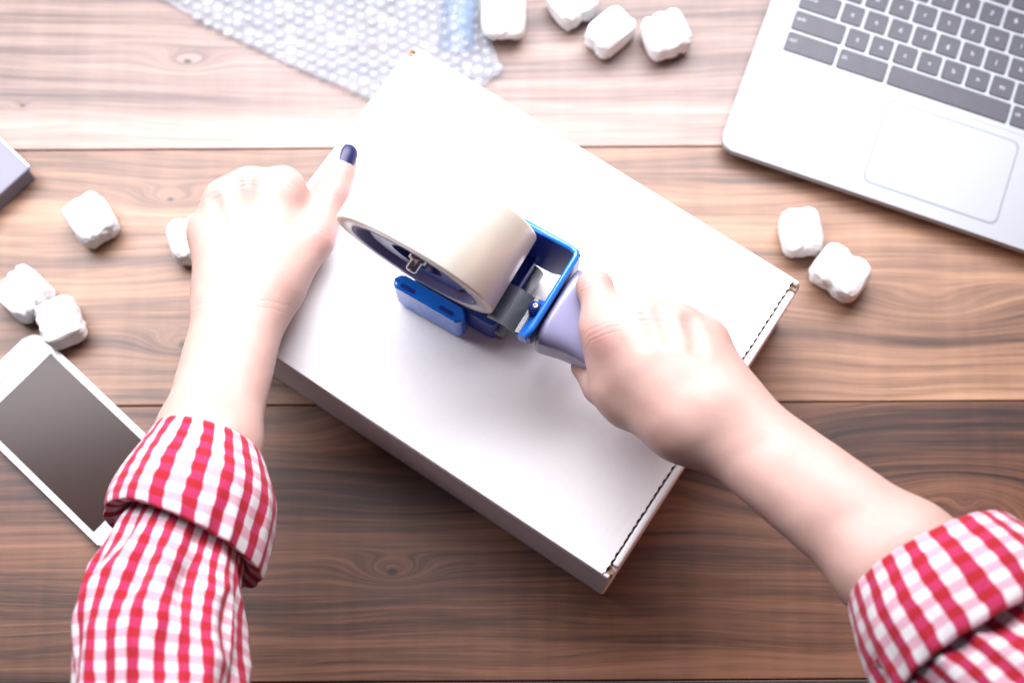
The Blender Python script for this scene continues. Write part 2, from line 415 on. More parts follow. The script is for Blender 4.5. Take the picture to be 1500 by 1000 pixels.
# ------------------------------------------------------------------ phone
pc = U(50, 486, .0078); pang = rad(-42.2)
ph = empty('smartphone', (pc.x, pc.y, 0), pang)
tag(ph, 'white smartphone with dark screen lying half under the left sleeve', 'phone')
# local x runs along the long side, local -y across to the other side
PLn, PWd = .158, .0775
from_bm('shell', prism_bm(rrect(-.002, -PWd + .002, PLn, .0018, .0105, 8), .0003, .0076, .0024, 4), M_phone, ph, smooth=False)
from_bm('screen', prism_bm(rrect(.0205, -PWd + .0062, PLn - .019, -.0028, .0008, 2), .0070, .0079, .0001, 1), M_glass, ph)
from_bm('speaker_slot', prism_bm(rrect(.0092, -PWd / 2 - .0065, .0108, -PWd / 2 + .0065, .0007, 4), .0072, .00785), M_groove, ph)
from_bm('home_button', lathe_bm([(.0001, .0079), (.0055, .0079), (.0058, .0075), (.0001, .0074)], 24), M_groove, ph, (PLn - .0095, -PWd / 2 + .002, 0))

# ------------------------------------------------------------------ grey box corner at the left edge
gz = .020
g1 = U(43, 246, gz); g0 = U(0, 205, gz); g2 = U(0, 312, gz)
d1 = (g0 - g1).normalized(); d2 = Vector((d1.y, -d1.x, 0))
if (g2 - g1).dot(d2) < 0: d2 = -d2
gang = math.atan2(-d1.y, -d1.x)
gb = empty('grey_box', (g1.x, g1.y, 0), gang)
tag(gb, 'corner of a flat grey box with a painted edge highlight reaching in at left edge', 'box')
s2 = 1 if d2.dot(Vector((-math.sin(gang), math.cos(gang), 0))) > 0 else -1
lo, hi = (0, .15) if s2 > 0 else (-.15, 0)
from_bm('base', prism_bm(rrect(-.199, lo + .001, -.001, hi - .001, .0015, 3), .001, gz - .006), M_dusk, gb)
from_bm('lid', prism_bm(rrect(-.2, lo, 0, hi, .002, 3), gz - .0055, gz, .0012, 2), M_grey, gb)
ye = lo if s2 > 0 else hi
from_bm('rim', box_bm(.1975, .0016, .0055, (-.1, ye - s2 * .0006, gz - .0028), .0005), M_white, gb)  # pale strip paints the back light caught along the far bevel

# ------------------------------------------------------------------ packing peanuts
def peanut(px, py, size, rot, lobes, seed, label, tilt=(0, 0), groove=.16):
    sx, sy, sz = size; N = 22
    bm = bmesh.new(); bmesh.ops.create_cube(bm, size=2)
    bmesh.ops.subdivide_edges(bm, edges=bm.edges[:], cuts=N, use_grid_fill=True)
    so = Vector((seed * 3.1, seed * 1.7, seed * .9))
    for v in bm.verts:
        c = v.co.copy()
        m = 4.2
        l = (abs(c.x) ** m + abs(c.y) ** m + abs(c.z) ** m) ** (1 / m)
        p = c / l
        s = 1.0
        for u0, dp, wd in lobes:                       # grooves run along local y on the top, the ends and the far side
            s -= dp * math.exp(-((p.x - u0) / wd) ** 2) * (.35 + .65 * min(1, abs(p.z) + abs(p.y) ** 4))
        q = Vector((p.x * (1 + .05 * (s - 1)), p.y * (1 - (1 - s) * .45), p.z * s))
        end = abs(p.y) ** 5
        q += p * (.045 * mnoise.noise(Vector((p.x * 2.2, p.y * 1.1, p.z * 2.2)) + so) + .055 * mnoise.noise(Vector((p.x * 6, p.y * 1.0, p.z * 6)) + so) * (1 - .3 * end)
                  + .06 * end * mnoise.noise(Vector((p.x * 5, p.y * 3, p.z * 5)) + so))
        v.co = Vector((q.x * sx / 2, q.y * sy / 2, q.z * sz / 2))
    bm.transform(Matrix.Rotation(tilt[0], 4, 'X') @ Matrix.Rotation(tilt[1], 4, 'Y'))
    lowz = min(v.co.z for v in bm.verts)
    bmesh.ops.translate(bm, vec=(0, 0, -lowz), verts=bm.verts)
    q = U(px, py, sz * .55)
    o = from_bm('packing_peanut', bm, M_foam, None, (q.x, q.y, .0002), (0, 0, rad(rot)), smooth=True)
    return tag(o, label, 'packing peanut', 'white foam packing peanuts on the table')
G1 = [(0, .22, .20)]; G2 = [(-.36, .15, .13), (.34, .15, .13)]; G0 = [(.1, .06, .3)]
G3 = [(-.5, .11, .10), (0, .12, .11), (.48, .11, .10)]
peanut(738, 24, (.034, .036, .028), 0, G0, 1, 'upright white foam peanut beside the bubble wrap, left of the top group', (rad(18), 0))
peanut(838, 3, (.034, .034, .026), 32, G1, 2, 'white foam peanut cut off by the top edge of the picture')
peanut(894, 47, (.027, .036, .026), -49, G0, 3, 'smooth diamond-turned white foam peanut, middle of the top group')
peanut(975, 51, (.034, .033, .026), 22, G2, 4, 'ribbed white foam peanut, rightmost of the top group')
peanut(134, 322, (.031, .035, .027), 34, G0, 5, 'lone white foam peanut between grey box and left hand')
peanut(282, 350, (.034, .032, .026), 18, G1, 6, 'white foam peanut half hidden behind the left hand')
peanut(36, 431, (.034, .034, .027), 50, G3, 7, 'ribbed white foam peanut at the left edge above the phone')
peanut(89, 472, (.034, .030, .026), -66, G3, 8, 'fluted white foam peanut touching the top corner of the phone')
peanut(1173, 340, (.029, .034, .026), 6, G0, 9, 'plain rounded white foam peanut just below the laptop edge')
peanut(1231, 399, (.040, .032, .026), -38, G1, 10, 'two-lobed grooved white foam peanut right of the carton corner')

# ------------------------------------------------------------------ bubble wrap
wrap = empty('bubble_wrap', U(470, 20, 0).to_tuple())
tag(wrap, 'sheet of clear bubble wrap behind the carton at the top', 'bubble wrap')
wp = [U(*p, .0) for p in ((215, -8), (330, 52), (450, 110), (540, 148), (640, 175), (735, 110), (712, 40), (700, -40), (690, -210), (100, -210), (150, -60))]
org = wrap.location
poly = [(p.x - org.x, p.y - org.y) for p in wp]
def inside(x, y, mrg=0):
    c = False; n = len(poly)
    for i in range(n):
        x1, y1 = poly[i]; x2, y2 = poly[(i + 1) % n]
        if (y1 > y) != (y2 > y) and x < (x2 - x1) * (y - y1) / (y2 - y1) + x1: c = not c
    return c
def wz(x, y):
    cr_ = abs(mnoise.noise(Vector((x * 22 + 4, y * 34, 5))))          # sharp crinkles across a loose, wavy sheet
    return .0016 + .0042 * (1 + mnoise.noise(Vector((x * 13, y * 13, 3)))) * .6 + .0038 * max(0, .22 - cr_) / .22 + .001 * mnoise.noise(Vector((x * 50, y * 50, 8)))
bm = bmesh.new(); st = .0045; vd = {}
xs = [p[0] for p in poly]; ys = [p[1] for p in poly]
nx = int((max(xs) - min(xs)) / st) + 1; ny = int((max(ys) - min(ys)) / st) + 1
def gv(i, j):
    if (i, j) not in vd:
        x, y = min(xs) + i * st, min(ys) + j * st; vd[i, j] = bm.verts.new((x, y, wz(x, y)))
    return vd[i, j]
for i in range(nx):
    for j in range(ny):
        if inside(min(xs) + (i + .5) * st, min(ys) + (j + .5) * st):
            bm.faces.new((gv(i, j), gv(i + 1, j), gv(i + 1, j + 1), gv(i, j + 1)))
for v in bm.verts:
    if v.is_boundary:
        best = None
        for i in range(len(poly)):
            a_, b_ = Vector(poly[i]), Vector(poly[(i + 1) % len(poly)]); q_ = Vector(v.co.xy); t_ = max(0, min(1, (q_ - a_).dot(b_ - a_) / (b_ - a_).length_squared))
            c_ = a_ + (b_ - a_) * t_
            if best is None or (c_ - q_).length < (best - q_).length: best = c_
        v.co.x, v.co.y = best.x, best.y
from_bm('film_sheet', bm, M_film, wrap, smooth=True)
bm = bmesh.new(); pb = .0092; rb = .0041; rr = random.Random(5)
ca, sa = math.cos(rad(-26)), math.sin(rad(-26))
for i in range(-60, 61):
    for j in range(-60, 61):
        x0, y0 = (i + .5 * (j % 2)) * pb, j * pb * .866
        x, y = x0 * ca - y0 * sa, x0 * sa + y0 * ca
        if not inside(x, y): continue
        z = wz(x, y); hgt = .0036 * (rr.uniform(.5, 1.05) if rr.random() > .16 else .12); prev = None; tx, ty = rr.uniform(-.0006, .0006), rr.uniform(-.0006, .0006)
        for a_, kz in ((0, 0), (.5, .55), (.85, .85)):
            rg = rb * math.cos(a_ * 1.25); zz = z + hgt * math.sin(a_ * 1.57 + (0 if a_ else 0))
            ring = [bm.verts.new((x + rg * math.cos(t * math.pi / 5) + tx * kz, y + rg * math.sin(t * math.pi / 5) + ty * kz, zz)) for t in range(10)]
            if prev:
                for t in range(10): bm.faces.new((prev[t], prev[(t + 1) % 10], ring[(t + 1) % 10], ring[t]))
            prev = ring
        tp = bm.verts.new((x + tx, y + ty, z + hgt))
        for t in range(10): bm.faces.new((prev[t], prev[(t + 1) % 10], tp))
bub = from_bm('bubbles', bm, M_bub, wrap, smooth=True); tag(bub, kind='stuff')
# loose end of the film curling up beside the upright peanut
bm = bmesh.new(); rows_ = []
c0 = U(672, 12, .012) - org
for i in range(19):
    t = i / 18; a_ = -1.4 + 4.3 * t; rc = .0125 * (1 + .25 * t)
    rows_.append([bm.verts.new((c0.x + rc * math.sin(a_) + .012 * (s - .5) * .6 + .001 * math.sin(9 * s + 3 * t), c0.y + .075 * (s - .45), .0035 + .0125 - rc * math.cos(a_) + .002 * math.sin(5 * s))) for s in [k / 8 for k in range(9)]])
for a_, b_ in zip(rows_, rows_[1:]):
    for k_ in range(8): bm.faces.new((a_[k_], a_[k_ + 1], b_[k_ + 1], b_[k_]))
from_bm('curled_film_end', bm, M_curl, wrap, smooth=True)

# ------------------------------------------------------------------ tape roll and hand dispenser
RZ = .18
ro = U(643, 330, RZ)
n_, f_ = U(607, 385, RZ), U(679, 275, RZ)
ax = (f_ - n_); RW = .0540; ax.z = 0; ax.normalize()
axt = Vector((ax.x, ax.y, .115)).normalized()
RO, RI = .0560, .0420
ro = ro - axt * .0028
roll = empty('tape_roll', ro)
tag(roll, 'fat roll of cream packing tape mounted on the blue dispenser', 'tape roll')
Q = axt.to_track_quat('Z', 'Y').to_euler()
hw = RW / 2
from_bm('tape', lathe_bm([(RI + .0022, -hw), (RO - .0012, -hw), (RO - .0003, -hw + .0004), (RO, -hw + .0014), (RO, hw - .0014), (RO - .0003, hw - .0004), (RO - .0012, hw), (RI + .0022, hw)], 128), M_tape, roll, None, Q, smooth=True)
from_bm('cardboard_core', lathe_bm([(RI, -hw + .0002), (RI + .0024, -hw - .0003), (RI + .0024, hw), (RI, hw)], 96), M_core, roll, None, Q, smooth=True)

dz = .09                                                     # top of the carton
bdir = Vector((ax.y, -ax.x, 0))                              # from the roll towards the handle
MD = Matrix(((bdir.x, ax.x, 0, ro.x), (bdir.y, ax.y, 0, ro.y), (0, 0, 1, 0), (0, 0, 0, 1)))
def loc(p):
    q = MD.inverted() @ p; return q
disp = empty('tape_dispenser', (ro.x, ro.y, dz)); disp.rotation_euler.z = math.atan2(bdir.y, bdir.x)
tag(disp, 'blue hand tape dispenser with lavender handle gripped on the carton', 'tape dispenser')
def dl(v): return (v[0], v[1], v[2] - dz)                    # dispenser local (b, a, z) with z from the table
ZR = .172
K = loc(U(851, 384, ZR)); N_ = loc(U(757, 489, ZR)); S_ = loc(U(752, 316, ZR))
kb = (K.x + N_.x) / 2 + .001; ka = max(K.y, S_.y); na = N_.y
def dpart(name, bm, mat, parent=None, smooth=False):
    bmesh.ops.translate(bm, vec=(0, 0, -dz), verts=bm.verts)
    return from_bm(name, bm, mat, parent or disp, smooth=smooth)
# far cheek plate that carries the hub, in the b-z plane at a = ka
def plate(pts, a0, a1, bev=.0006):
    bm = prism_bm(pts, a0, a1, bev, 2)
    bm.transform(Matrix(((1, 0, 0, 0), (0, 0, 1, 0), (0, 1, 0, 0), (0, 0, 0, 1))))
    return bm
arc = [(.018 * math.cos(rad(t)), RZ + .018 * math.sin(rad(t)) - .022) for t in range(100, 281, 20)]
cheek = dpart('cheek_plate', plate([(kb, ZR - .001), (.036, ZR - .001)] + arc + [(.02, .105), (kb * .8, .110), (kb, .125)], ka - .0016, ka + .0012), M_navy)
# back wall the handle is fixed to
bw = plate([(na + .002, ZR - .004), (ka, ZR - .001), (ka, .122), (na + .02, .118), (na + .004, .150)], kb - .0012, kb + .0014)
bw.transform(Matrix(((0, 1, 0, 0), (1, 0, 0, 0), (0, 0, 1, 0), (0, 0, 0, 1))))
back = dpart('back_wall', bw, M_navy)
rim = dpart('rim', tube_bm([(S_.x - .02, ka, ZR), (kb - .006, ka, ZR), (kb - .0018, ka - .0006, ZR), (kb, ka - .004, ZR), (kb, na + .008, ZR), (kb - .001, na, ZR - .001)], [.0020, .0021, .0022, .0022, .0021, .0012], 10), M_blue, smooth=True)
# lip along the near half of the back wall
dpart('blade_guard', plate([(kb - .008, .158), (kb - .001, .165), (kb - .001, .150), (kb - .007, .146)], na + .003, na + .030, .0010), M_blue, smooth=False)
dpart('screw_boss', lathe_bm([(.0001, .168), (.0030, .168), (.0042, .166), (.0046, .154), (.0001, .154)], 24), M_navy, smooth=True).location = (kb - .0060, na + .022, 0)
dpart('screw', lathe_bm([(.0001, .1697), (.0020, .1694), (.0026, .1683), (.0026, .166), (.0001, .166)], 20), M_steel, smooth=True).location = (kb - .0060, na + .022, 0)
# curved dark flap and the serrated steel blade
fl = bmesh.new(); prev = None
f0, f1 = kb - .030, kb - .0085; fa0, fa1 = na + .004, na + .030
rowsf = []
for i in range(13):
    t = i / 12; b_ = f0 + (f1 - f0) * t; z_ = .151 + .008 * math.sin(math.pi * (.25 + .6 * t))
    rowsf.append((b_, z_))
for dzz in (0, -.0016):
    pass
up = [[fl.verts.new((b_, a_, z_)) for a_ in (fa0, fa1)] for b_, z_ in rowsf]; dn = [[fl.verts.new((b_, a_, z_ - .0016)) for a_ in (fa0, fa1)] for b_, z_ in rowsf]
for i in range(12):
    fl.faces.new((up[i][0], up[i + 1][0], up[i + 1][1], up[i][1])); fl.faces.new((dn[i][0], dn[i][1], dn[i + 1][1], dn[i + 1][0]))
    for s in (0, 1): fl.faces.new((up[i][s], dn[i][s], dn[i + 1][s], up[i + 1][s]))
fl.faces.new((up[0][0], up[0][1], dn[0][1], dn[0][0])); fl.faces.new((up[-1][0], dn[-1][0], dn[-1][1], up[-1][1]))
dpart('tension_flap', fl, M_rub, smooth=False)
tee = [(f1 + .0006, fa0)] + [(f1 + .0006 + (.0012 if i % 2 else 0), fa0 + (fa1 + .002 - fa0) * i / 36) for i in range(37)] + [(f1 - .0016, fa1 + .002), (f1 - .0016, fa0)]
dpart('cutting_blade', prism_bm(tee, .1590, .1597), M_steel)
# handle
hp = [(kb + .0012, (na + ka) / 2 + .001, .150, .031, .020), (kb + .008, (na + ka) / 2 - .001, .150, .0285, .0205), (kb + .020, (na + ka) / 2 - .004, .1495, .0215, .0185),
      (kb + .034, (na + ka) / 2 - .0075, .149, .0168, .0165), (kb + .055, (na + ka) / 2 - .012, .149, .0150, .0158), (kb + .080, (na + ka) / 2 - .013, .149, .0155, .0160), (kb + .100, (na + ka) / 2 - .012, .1485, .0150, .0150), (kb + .106, (na + ka) / 2 - .0115, .148, .009, .009)]
bm = bmesh.new(); rg = []
for b_, a_, z_, wa, wz_ in hp:
    ring = []
    for t in range(28):
        th = 2 * math.pi * t / 28; c, s = math.cos(th), math.sin(th)
        e = .62
        ring.append(bm.verts.new((b_, a_ + wa * math.copysign(abs(c) ** e, c), z_ + wz_ * math.copysign(abs(s) ** e, s))))
    rg.append(ring)
for a_, b_ in zip(rg, rg[1:]):
    for t in range(28): bm.faces.new((a_[t], a_[(t + 1) % 28], b_[(t + 1) % 28], b_[t]))
bm.faces.new(rg[0][::-1]); bm.faces.new(rg[-1])
ho = dpart('handle', bm, M_lav, smooth=True)
md = ho.modifiers.new('s', 'SUBSURF'); md.levels = md.render_levels = 2
# hub inside the core (its axis follows the roll)
hub = from_bm('hub', lathe_bm([(.0001, -hw + .010), (.017, -hw + .010), (.018, -hw + .004), (.0335, -hw + .004), (.0345, -hw + .007), (.0345, hw + .004), (.0001, hw + .004)], 64), M_navy, disp, smooth=False)
Mh = disp.matrix_basis.inverted() @ (Matrix.Translation(ro) @ Q.to_matrix().to_4x4())
hub.matrix_local = Mh
for t in range(5):
    a_ = rad(20 + 72 * t)
    bm = box_bm(.0085, .012, .030, (.0388, 0, -hw + .020), .0008)
    bm.transform(Matrix.Rotation(a_, 4, 'Z'))
    from_bm('spring_tab', bm, M_slate, hub)
from_bm('bolt', lathe_bm([(.0001, -hw - .004), (.0026, -hw - .004), (.0038, -hw - .003), (.0040, -hw + .003), (.0062, -hw + .0035), (.0064, -hw + .011), (.0001, -hw + .011)], 24), M_steel, hub, smooth=True)
# lower frame with the wiper that rests on the carton
W0, W1 = loc(U(588, 408, .124)), loc(U(670, 470, .124))
wa_ = (W0.y + W1.y) / 2
dpart('wiper_block', prism_bm(rrect(W0.x + .006, wa_ + .006, W1.x + .022, ka, .004, 4), dz + .0002, .121, .0015, 2), M_navy)
wb = prism_bm(rrect(W0.x - .003, wa_ - .005, W1.x + .003, wa_ + .0055, .0045, 6), dz + .004, .1265, .0022, 3)
wo = dpart('wiper_bar', wb, M_blue, smooth=False)
for t in (.17, .80):
    x_ = W0.x + (W1.x - W0.x) * t
    dpart('slot', prism_bm(rrect(x_ - .0055, wa_ - .0028, x_ + .0055, wa_ + .0002, .0014, 4), .1255, .12675), M_navy, wo)
dpart('roller', tube_bm([(W1.x + .018, wa_ + .008, dz + .0105), (W1.x + .018, ka - .002, dz + .0105)], .0103, 24), M_rub, smooth=True)
dpart('strut', box_bm(.010, .003, .055, (.030, ka - .003, .125), .0008), M_navy)

# ------------------------------------------------------------------ person: two forearms with hands, checked sleeves
def surface_nets(f, o, h):
    s = f < 0
    nx, ny, nz = f.shape
    pos = np.zeros((nx - 1, ny - 1, nz - 1, 3), np.float32); cnt = np.zeros((nx - 1, ny - 1, nz - 1), np.float32)
    cor = [(i, j, k) for i in (0, 1) for j in (0, 1) for k in (0, 1)]
    sl = lambda A, c: A[c[0]:nx - 1 + c[0], c[1]:ny - 1 + c[1], c[2]:nz - 1 + c[2]]
    for a in cor:
        for b in cor:
            d = [b[i] - a[i] for i in range(3)]
            if sum(map(abs, d)) != 1 or sum(d) != 1: continue
            fa, fb = sl(f, a), sl(f, b); m = sl(s, a) != sl(s, b)
            t = np.where(m, fa / np.where(m, fa - fb, 1), 0)
            for i in range(3): pos[..., i] += np.where(m, a[i] + d[i] * t, 0)
            cnt += m
    act = cnt > 0
    idx = -np.ones(act.shape, np.int64); idx[act] = np.arange(act.sum())
    ii = np.argwhere(act)
    v = (pos[act] / cnt[act][:, None] + ii) * h + np.array(o)
    faces = []
    for axis in range(3):
        e = [slice(None)] * 3; e2 = [slice(None)] * 3
        e[axis] = slice(0, -1); e2[axis] = slice(1, None)
        ch = s[tuple(e)] != s[tuple(e2)]
        q = np.argwhere(ch); b, c = (axis + 1) % 3, (axis + 2) % 3
        q = q[(q[:, b] > 0) & (q[:, c] > 0) & (q[:, b] < f.shape[b] - 1) & (q[:, c] < f.shape[c] - 1)]
        flip = s[tuple(e)][tuple(q.T)]
        def cell(db, dc):
            r = q.copy(); r[:, b] -= db; r[:, c] -= dc; return idx[tuple(r.T)]
        quad = np.stack([cell(1, 1), cell(0, 1), cell(0, 0), cell(1, 0)], 1)
        quad[~flip] = quad[~flip][:, ::-1]
        faces.append(quad)
    return v, np.concatenate(faces)
def smin(a, b, k):
    hh = np.maximum(k - np.abs(a - b), 0) / k
    return np.minimum(a, b) - hh * hh * k * .25
class Field:
    def __init__(s, pts, h, pad=.03):
        lo = np.min(pts, 0) - pad; hi = np.max(pts, 0) + pad
        n = np.ceil((hi - lo) / h).astype(int); s.o, s.h = lo, h
        s.g = [(lo[i] + h * np.arange(n[i])).astype(np.float32) for i in range(3)]
        s.X, s.Y, s.Z = np.meshgrid(*s.g, indexing='ij')
    def cone(s, a, b, r1, r2, sq=None):
        a, b = np.array(a), np.array(b); ba = b - a; l2 = float(ba @ ba)
        x, y, z = s.X - a[0], s.Y - a[1], s.Z - a[2]
        t = np.clip((x * ba[0] + y * ba[1] + z * ba[2]) / l2, 0, 1)
        x -= ba[0] * t; y -= ba[1] * t; z -= ba[2] * t
        return np.sqrt(x * x + y * y + z * z) - (r1 + (r2 - r1) * t)
    def ball(s, c, r):
        return np.sqrt((s.X - c[0]) ** 2 + (s.Y - c[1]) ** 2 + (s.Z - c[2]) ** 2) - r
    def chain(s, P, R, k=.004):
        d = None
        for i in range(len(P) - 1):
            e = s.cone(P[i], P[i + 1], R[i], R[i + 1]); d = e if d is None else smin(d, e, k)
        return d
def J(*p): return np.array(U(*p))

def arm_mesh(name, palm, fingers, thumb, extra, kpalm, h, parent, dents=()):
    pts = np.array([p for seg in palm for p in seg[:2]] + [p for c in fingers for p in c[0]] + [p for p in thumb[0]])
    F = Field(pts, h)
    d = None
    for a, b, r1, r2 in palm:
        e = F.cone(a, b, r1, r2); d = e if d is None else smin(d, e, kpalm)
    fg = None
    for P, R in fingers:
        e = F.chain(P, R)
        fg = e if fg is None else smin(fg, e, .0022)
    d = smin(d, fg, .010)
    d = smin(d, F.chain(*thumb, k=.006), .013)
    for c, r, k in extra: d = smin(d, F.ball(c, r), k)
    def on_top(p, r, dep):                                    # a point r above the skin, sunk by dep
        i, j = [int(round((p[q] - F.o[q]) / F.h)) for q in (0, 1)]
        zz = np.nonzero(d[i, j] < 0)[0]
        return np.array([p[0], p[1], F.g[2][zz[-1]] + r - dep])
    for p, q, r, dep in dents:                                # shallow valleys between the knuckles
        d = -smin(-d, F.cone(on_top(p, r, dep), on_top(q, r, -.0008), r, r), .006)
    # faint unevenness of flesh
    wv = .00014 * np.sin(F.X * 210 + 1.3 * np.sin(F.Y * 130)) * np.sin(F.Y * 170 + F.Z * 90)
    v, f = surface_nets((d + wv).astype(np.float32), F.o, F.h)
    me = bpy.data.meshes.new(name); me.from_pydata(v.tolist(), [], f.tolist()); me.update()
    return link(name, me, M_skin, parent)

person = empty('person', (0, -.55, 0))
tag(person, 'person in red and white checked shirt holding the carton and a tape dispenser', 'person')
person_loc = Vector((0, -.55, 0))
def adopt(o): o.matrix_parent_inverse = Matrix.Translation(-person_loc); return o

# left hand: palm over the carton's left edge, thumb along its top, fingers down its side
out = -eu                                                    # outward normal of the carton's left side
def side_dist(p): return (Vector(p) - A).dot(out)
mcpL = [J(415, 276, .120), J(366, 279, .123), J(330, 296, .119), J(305, 340, .112)]
rL = [.0106, .0104, .0098, .0092]
wl = [J(386, 436, .116), J(364, 432, .118), J(346, 434, .118), J(332, 440, .116)]
palmL = [(wl[i], mcpL[i], .0185 if i < 3 else .018, rL[i] + .0008) for i in range(4)]
palmL += [(mcpL[0], mcpL[1], .0078, .0078), (mcpL[1], mcpL[2], .0078, .0074), (mcpL[2], mcpL[3], .0074, .0070),
          (J(333, 445, .117), J(285, 640, .160), .0195, .0212), (J(378, 445, .117), J(324, 652, .160), .0192, .0212),
          (J(285, 640, .160), J(250, 740, .176), .0212, .023), (J(324, 652, .160), J(290, 750, .176), .0212, .023),
          (J(335, 420, .110), J(318, 345, .106), .016, .012), (J(395, 400, .110), J(400, 310, .110), .016, .012)]
fingersL = []
for i, (m, r, Ln) in enumerate(zip(mcpL, rL, (.082, .088, .080, .066))):
    m = np.array(m); o3 = np.array(out)
    sd = side_dist(m)
    tipr = .0072
    tip = m - o3 * (sd - tipr - .001); tip[2] = .115 - Ln * .93; tip += np.array(ev) * .004 * (1 - i)
    ctrl = m + o3 * max(.014 - sd * .2, .004); ctrl[2] = m[2] - Ln * .55
    if i == 0: ctrl = m + o3 * .018; ctrl[2] = m[2] - Ln * .4
    bez = lambda t: (1 - t) ** 2 * m + 2 * t * (1 - t) * ctrl + t * t * tip
    fingersL.append(([m, bez(.42), bez(.74), tip], [r, .0096 if i < 3 else .0088, .0086 if i < 3 else .0078, tipr]))
thumbL = ([J(408, 408, .112), J(457, 350, .108), J(485, 284, .1020), J(502, 238, .0995)], [.0195, .0140, .0104, .0096])
extraL = [(J(415, 271, .1215), .0086, .006), (J(365, 274, .1245), .0084, .006), (J(328, 292, .1205), .008, .006), (J(303, 338, .1135), .0075, .006)]
armL = adopt(arm_mesh('arm', palmL, fingersL, thumbL, extraL, .016, .0016, person, [(J(391, 264, .125), J(388, 305, .125), .006, .0002), (J(348, 274, .125), J(354, 312, .125), .006, .0002), (J(315, 306, .12), J(328, 338, .12), .006, .0000)]))
armL['label'] = 'bare left forearm and hand steadying the carton, thumb on top'

# right hand: closed round the dispenser handle
hx = Vector((bdir.x, bdir.y, 0)); nn = Vector((-hx.y, hx.x, 0))
mcpR = [J(897, 487, .184), J(942, 471, .187), J(990, 479, .185), J(1034, 499, .180)]
rR = [.0118, .0115, .0110, .0105]
wr = [J(1014, 622, .184), J(1030, 615, .187), J(1048, 605, .188), J(1066, 596, .186)]
palmR = [(wr[i], mcpR[i], .0185, rR[i] + .0008) for i in range(4)]
palmR += [(J(1033, 625, .186), J(1294, 834, .222), .0182, .0222), (J(1070, 602, .187), J(1337, 804, .222), .0192, .0232),
          (J(1290, 840, .222), J(1420, 940, .238), .0232, .025), (J(1337, 804, .222), J(1460, 905, .238), .0232, .025),
          (J(990, 609, .176), J(925, 560, .170), .0170, .0125), (J(1050, 590, .178), J(1030, 530, .172), .016, .013),
          (J(884, 480, .176), J(902, 560, .166), .0138, .0155), (J(1000, 600, .184), J(930, 505, .182), .020, .0155), (J(1015, 610, .186), J(968, 495, .184), .020, .0145), (J(1040, 590, .184), J(1000, 510, .180), .019, .015)]
fingersR = [([mcpR[0], J(871, 421, .174), J(870, 430, .150), J(886, 462, .132)], [.0118, .0108, .0094, .0078])]
hcz = .149
for i in (1, 2, 3):
    m = np.array(mcpR[i]); n3 = np.array(nn)
    p1 = m + n3 * .013; p1[2] = m[2] - .030
    p2 = m - n3 * .004; p2[2] = m[2] - .056
    p3 = m - n3 * .024; p3[2] = m[2] - .060
    fingersR.append(([m, p1, p2, p3], [rR[i], .0100 if i < 3 else .0092, .0090 if i < 3 else .0082, .0076]))
thumbR = ([J(995, 616, .178), J(921, 592, .160), J(880, 566, .146), J(853, 538, .140)], [.0175, .0138, .0104, .0074])
extraR = [(J(897, 484, .185), .0095, .008), (J(942, 467, .1885), .0088, .008), (J(990, 475, .186), .0085, .008), (J(1034, 496, .181), .008, .008)]
armR = adopt(arm_mesh('arm', palmR, fingersR, thumbR, extraR, .017, .0016, person, [(J(919, 464, .188), J(937, 505, .188), .006, .0002), (J(966, 462, .188), J(978, 505, .188), .006, .0002), (J(1012, 476, .188), J(1018, 518, .188), .006, .0002)]))
armR['label'] = 'bare right forearm and hand closed round the dispenser handle'

# painted thumbnail of the left hand
def nail(axis_a, axis_b, rad_, up, cen, wid, ln, parent):
    a, b = Vector(axis_a), Vector(axis_b); d = (b - a).normalized()
    u = (up - d * up.dot(d)).normalized(); s = d.cross(u)
    bm = bmesh.new(); g = []
    n, m = 12, 10
    for lay in (.0004, -.0006):
        lyr = []
        for i in range(n + 1):
            t = -1 + 2 * i / n; row = []
            for j in range(m + 1):
                q = -1 + 2 * j / m
                wloc = wid * (1 - .10 * max(0, t) ** 3) * math.sqrt(max(.02, 1 - abs(t) ** (2.2 if t < 0 else 4) * .90))
                th = q * wloc / rad_
                drop = -.0016 * max(0, t) ** 2 - .0002 * max(0, -t)
                row.append(bm.verts.new(b + d * (cen + t * ln) + (u * math.cos(th) + s * math.sin(th)) * (rad_ + lay) + u * drop))
            lyr.append(row)
        g.append(lyr)
    for L in g:
        for i in range(n):
            for j in range(m): bm.faces.new((L[i][j], L[i + 1][j], L[i + 1][j + 1], L[i][j + 1]))
    T_, B_ = g
    for i in range(n):
        bm.faces.new((T_[i][0], T_[i + 1][0], B_[i + 1][0], B_[i][0])); bm.faces.new((T_[i][m], B_[i][m], B_[i + 1][m], T_[i + 1][m]))
    for j in range(m):
        bm.faces.new((T_[0][j], B_[0][j], B_[0][j + 1], T_[0][j + 1])); bm.faces.new((T_[n][j], T_[n][j + 1], B_[n][j + 1], B_[n][j]))
    o = from_bm('thumbnail', bm, M_nail, parent, smooth=True)
    return o
nl = nail(thumbL[0][2], thumbL[0][3], .0093, Vector((.50, -.14, .85)), .0022, .0064, .0088, armL)

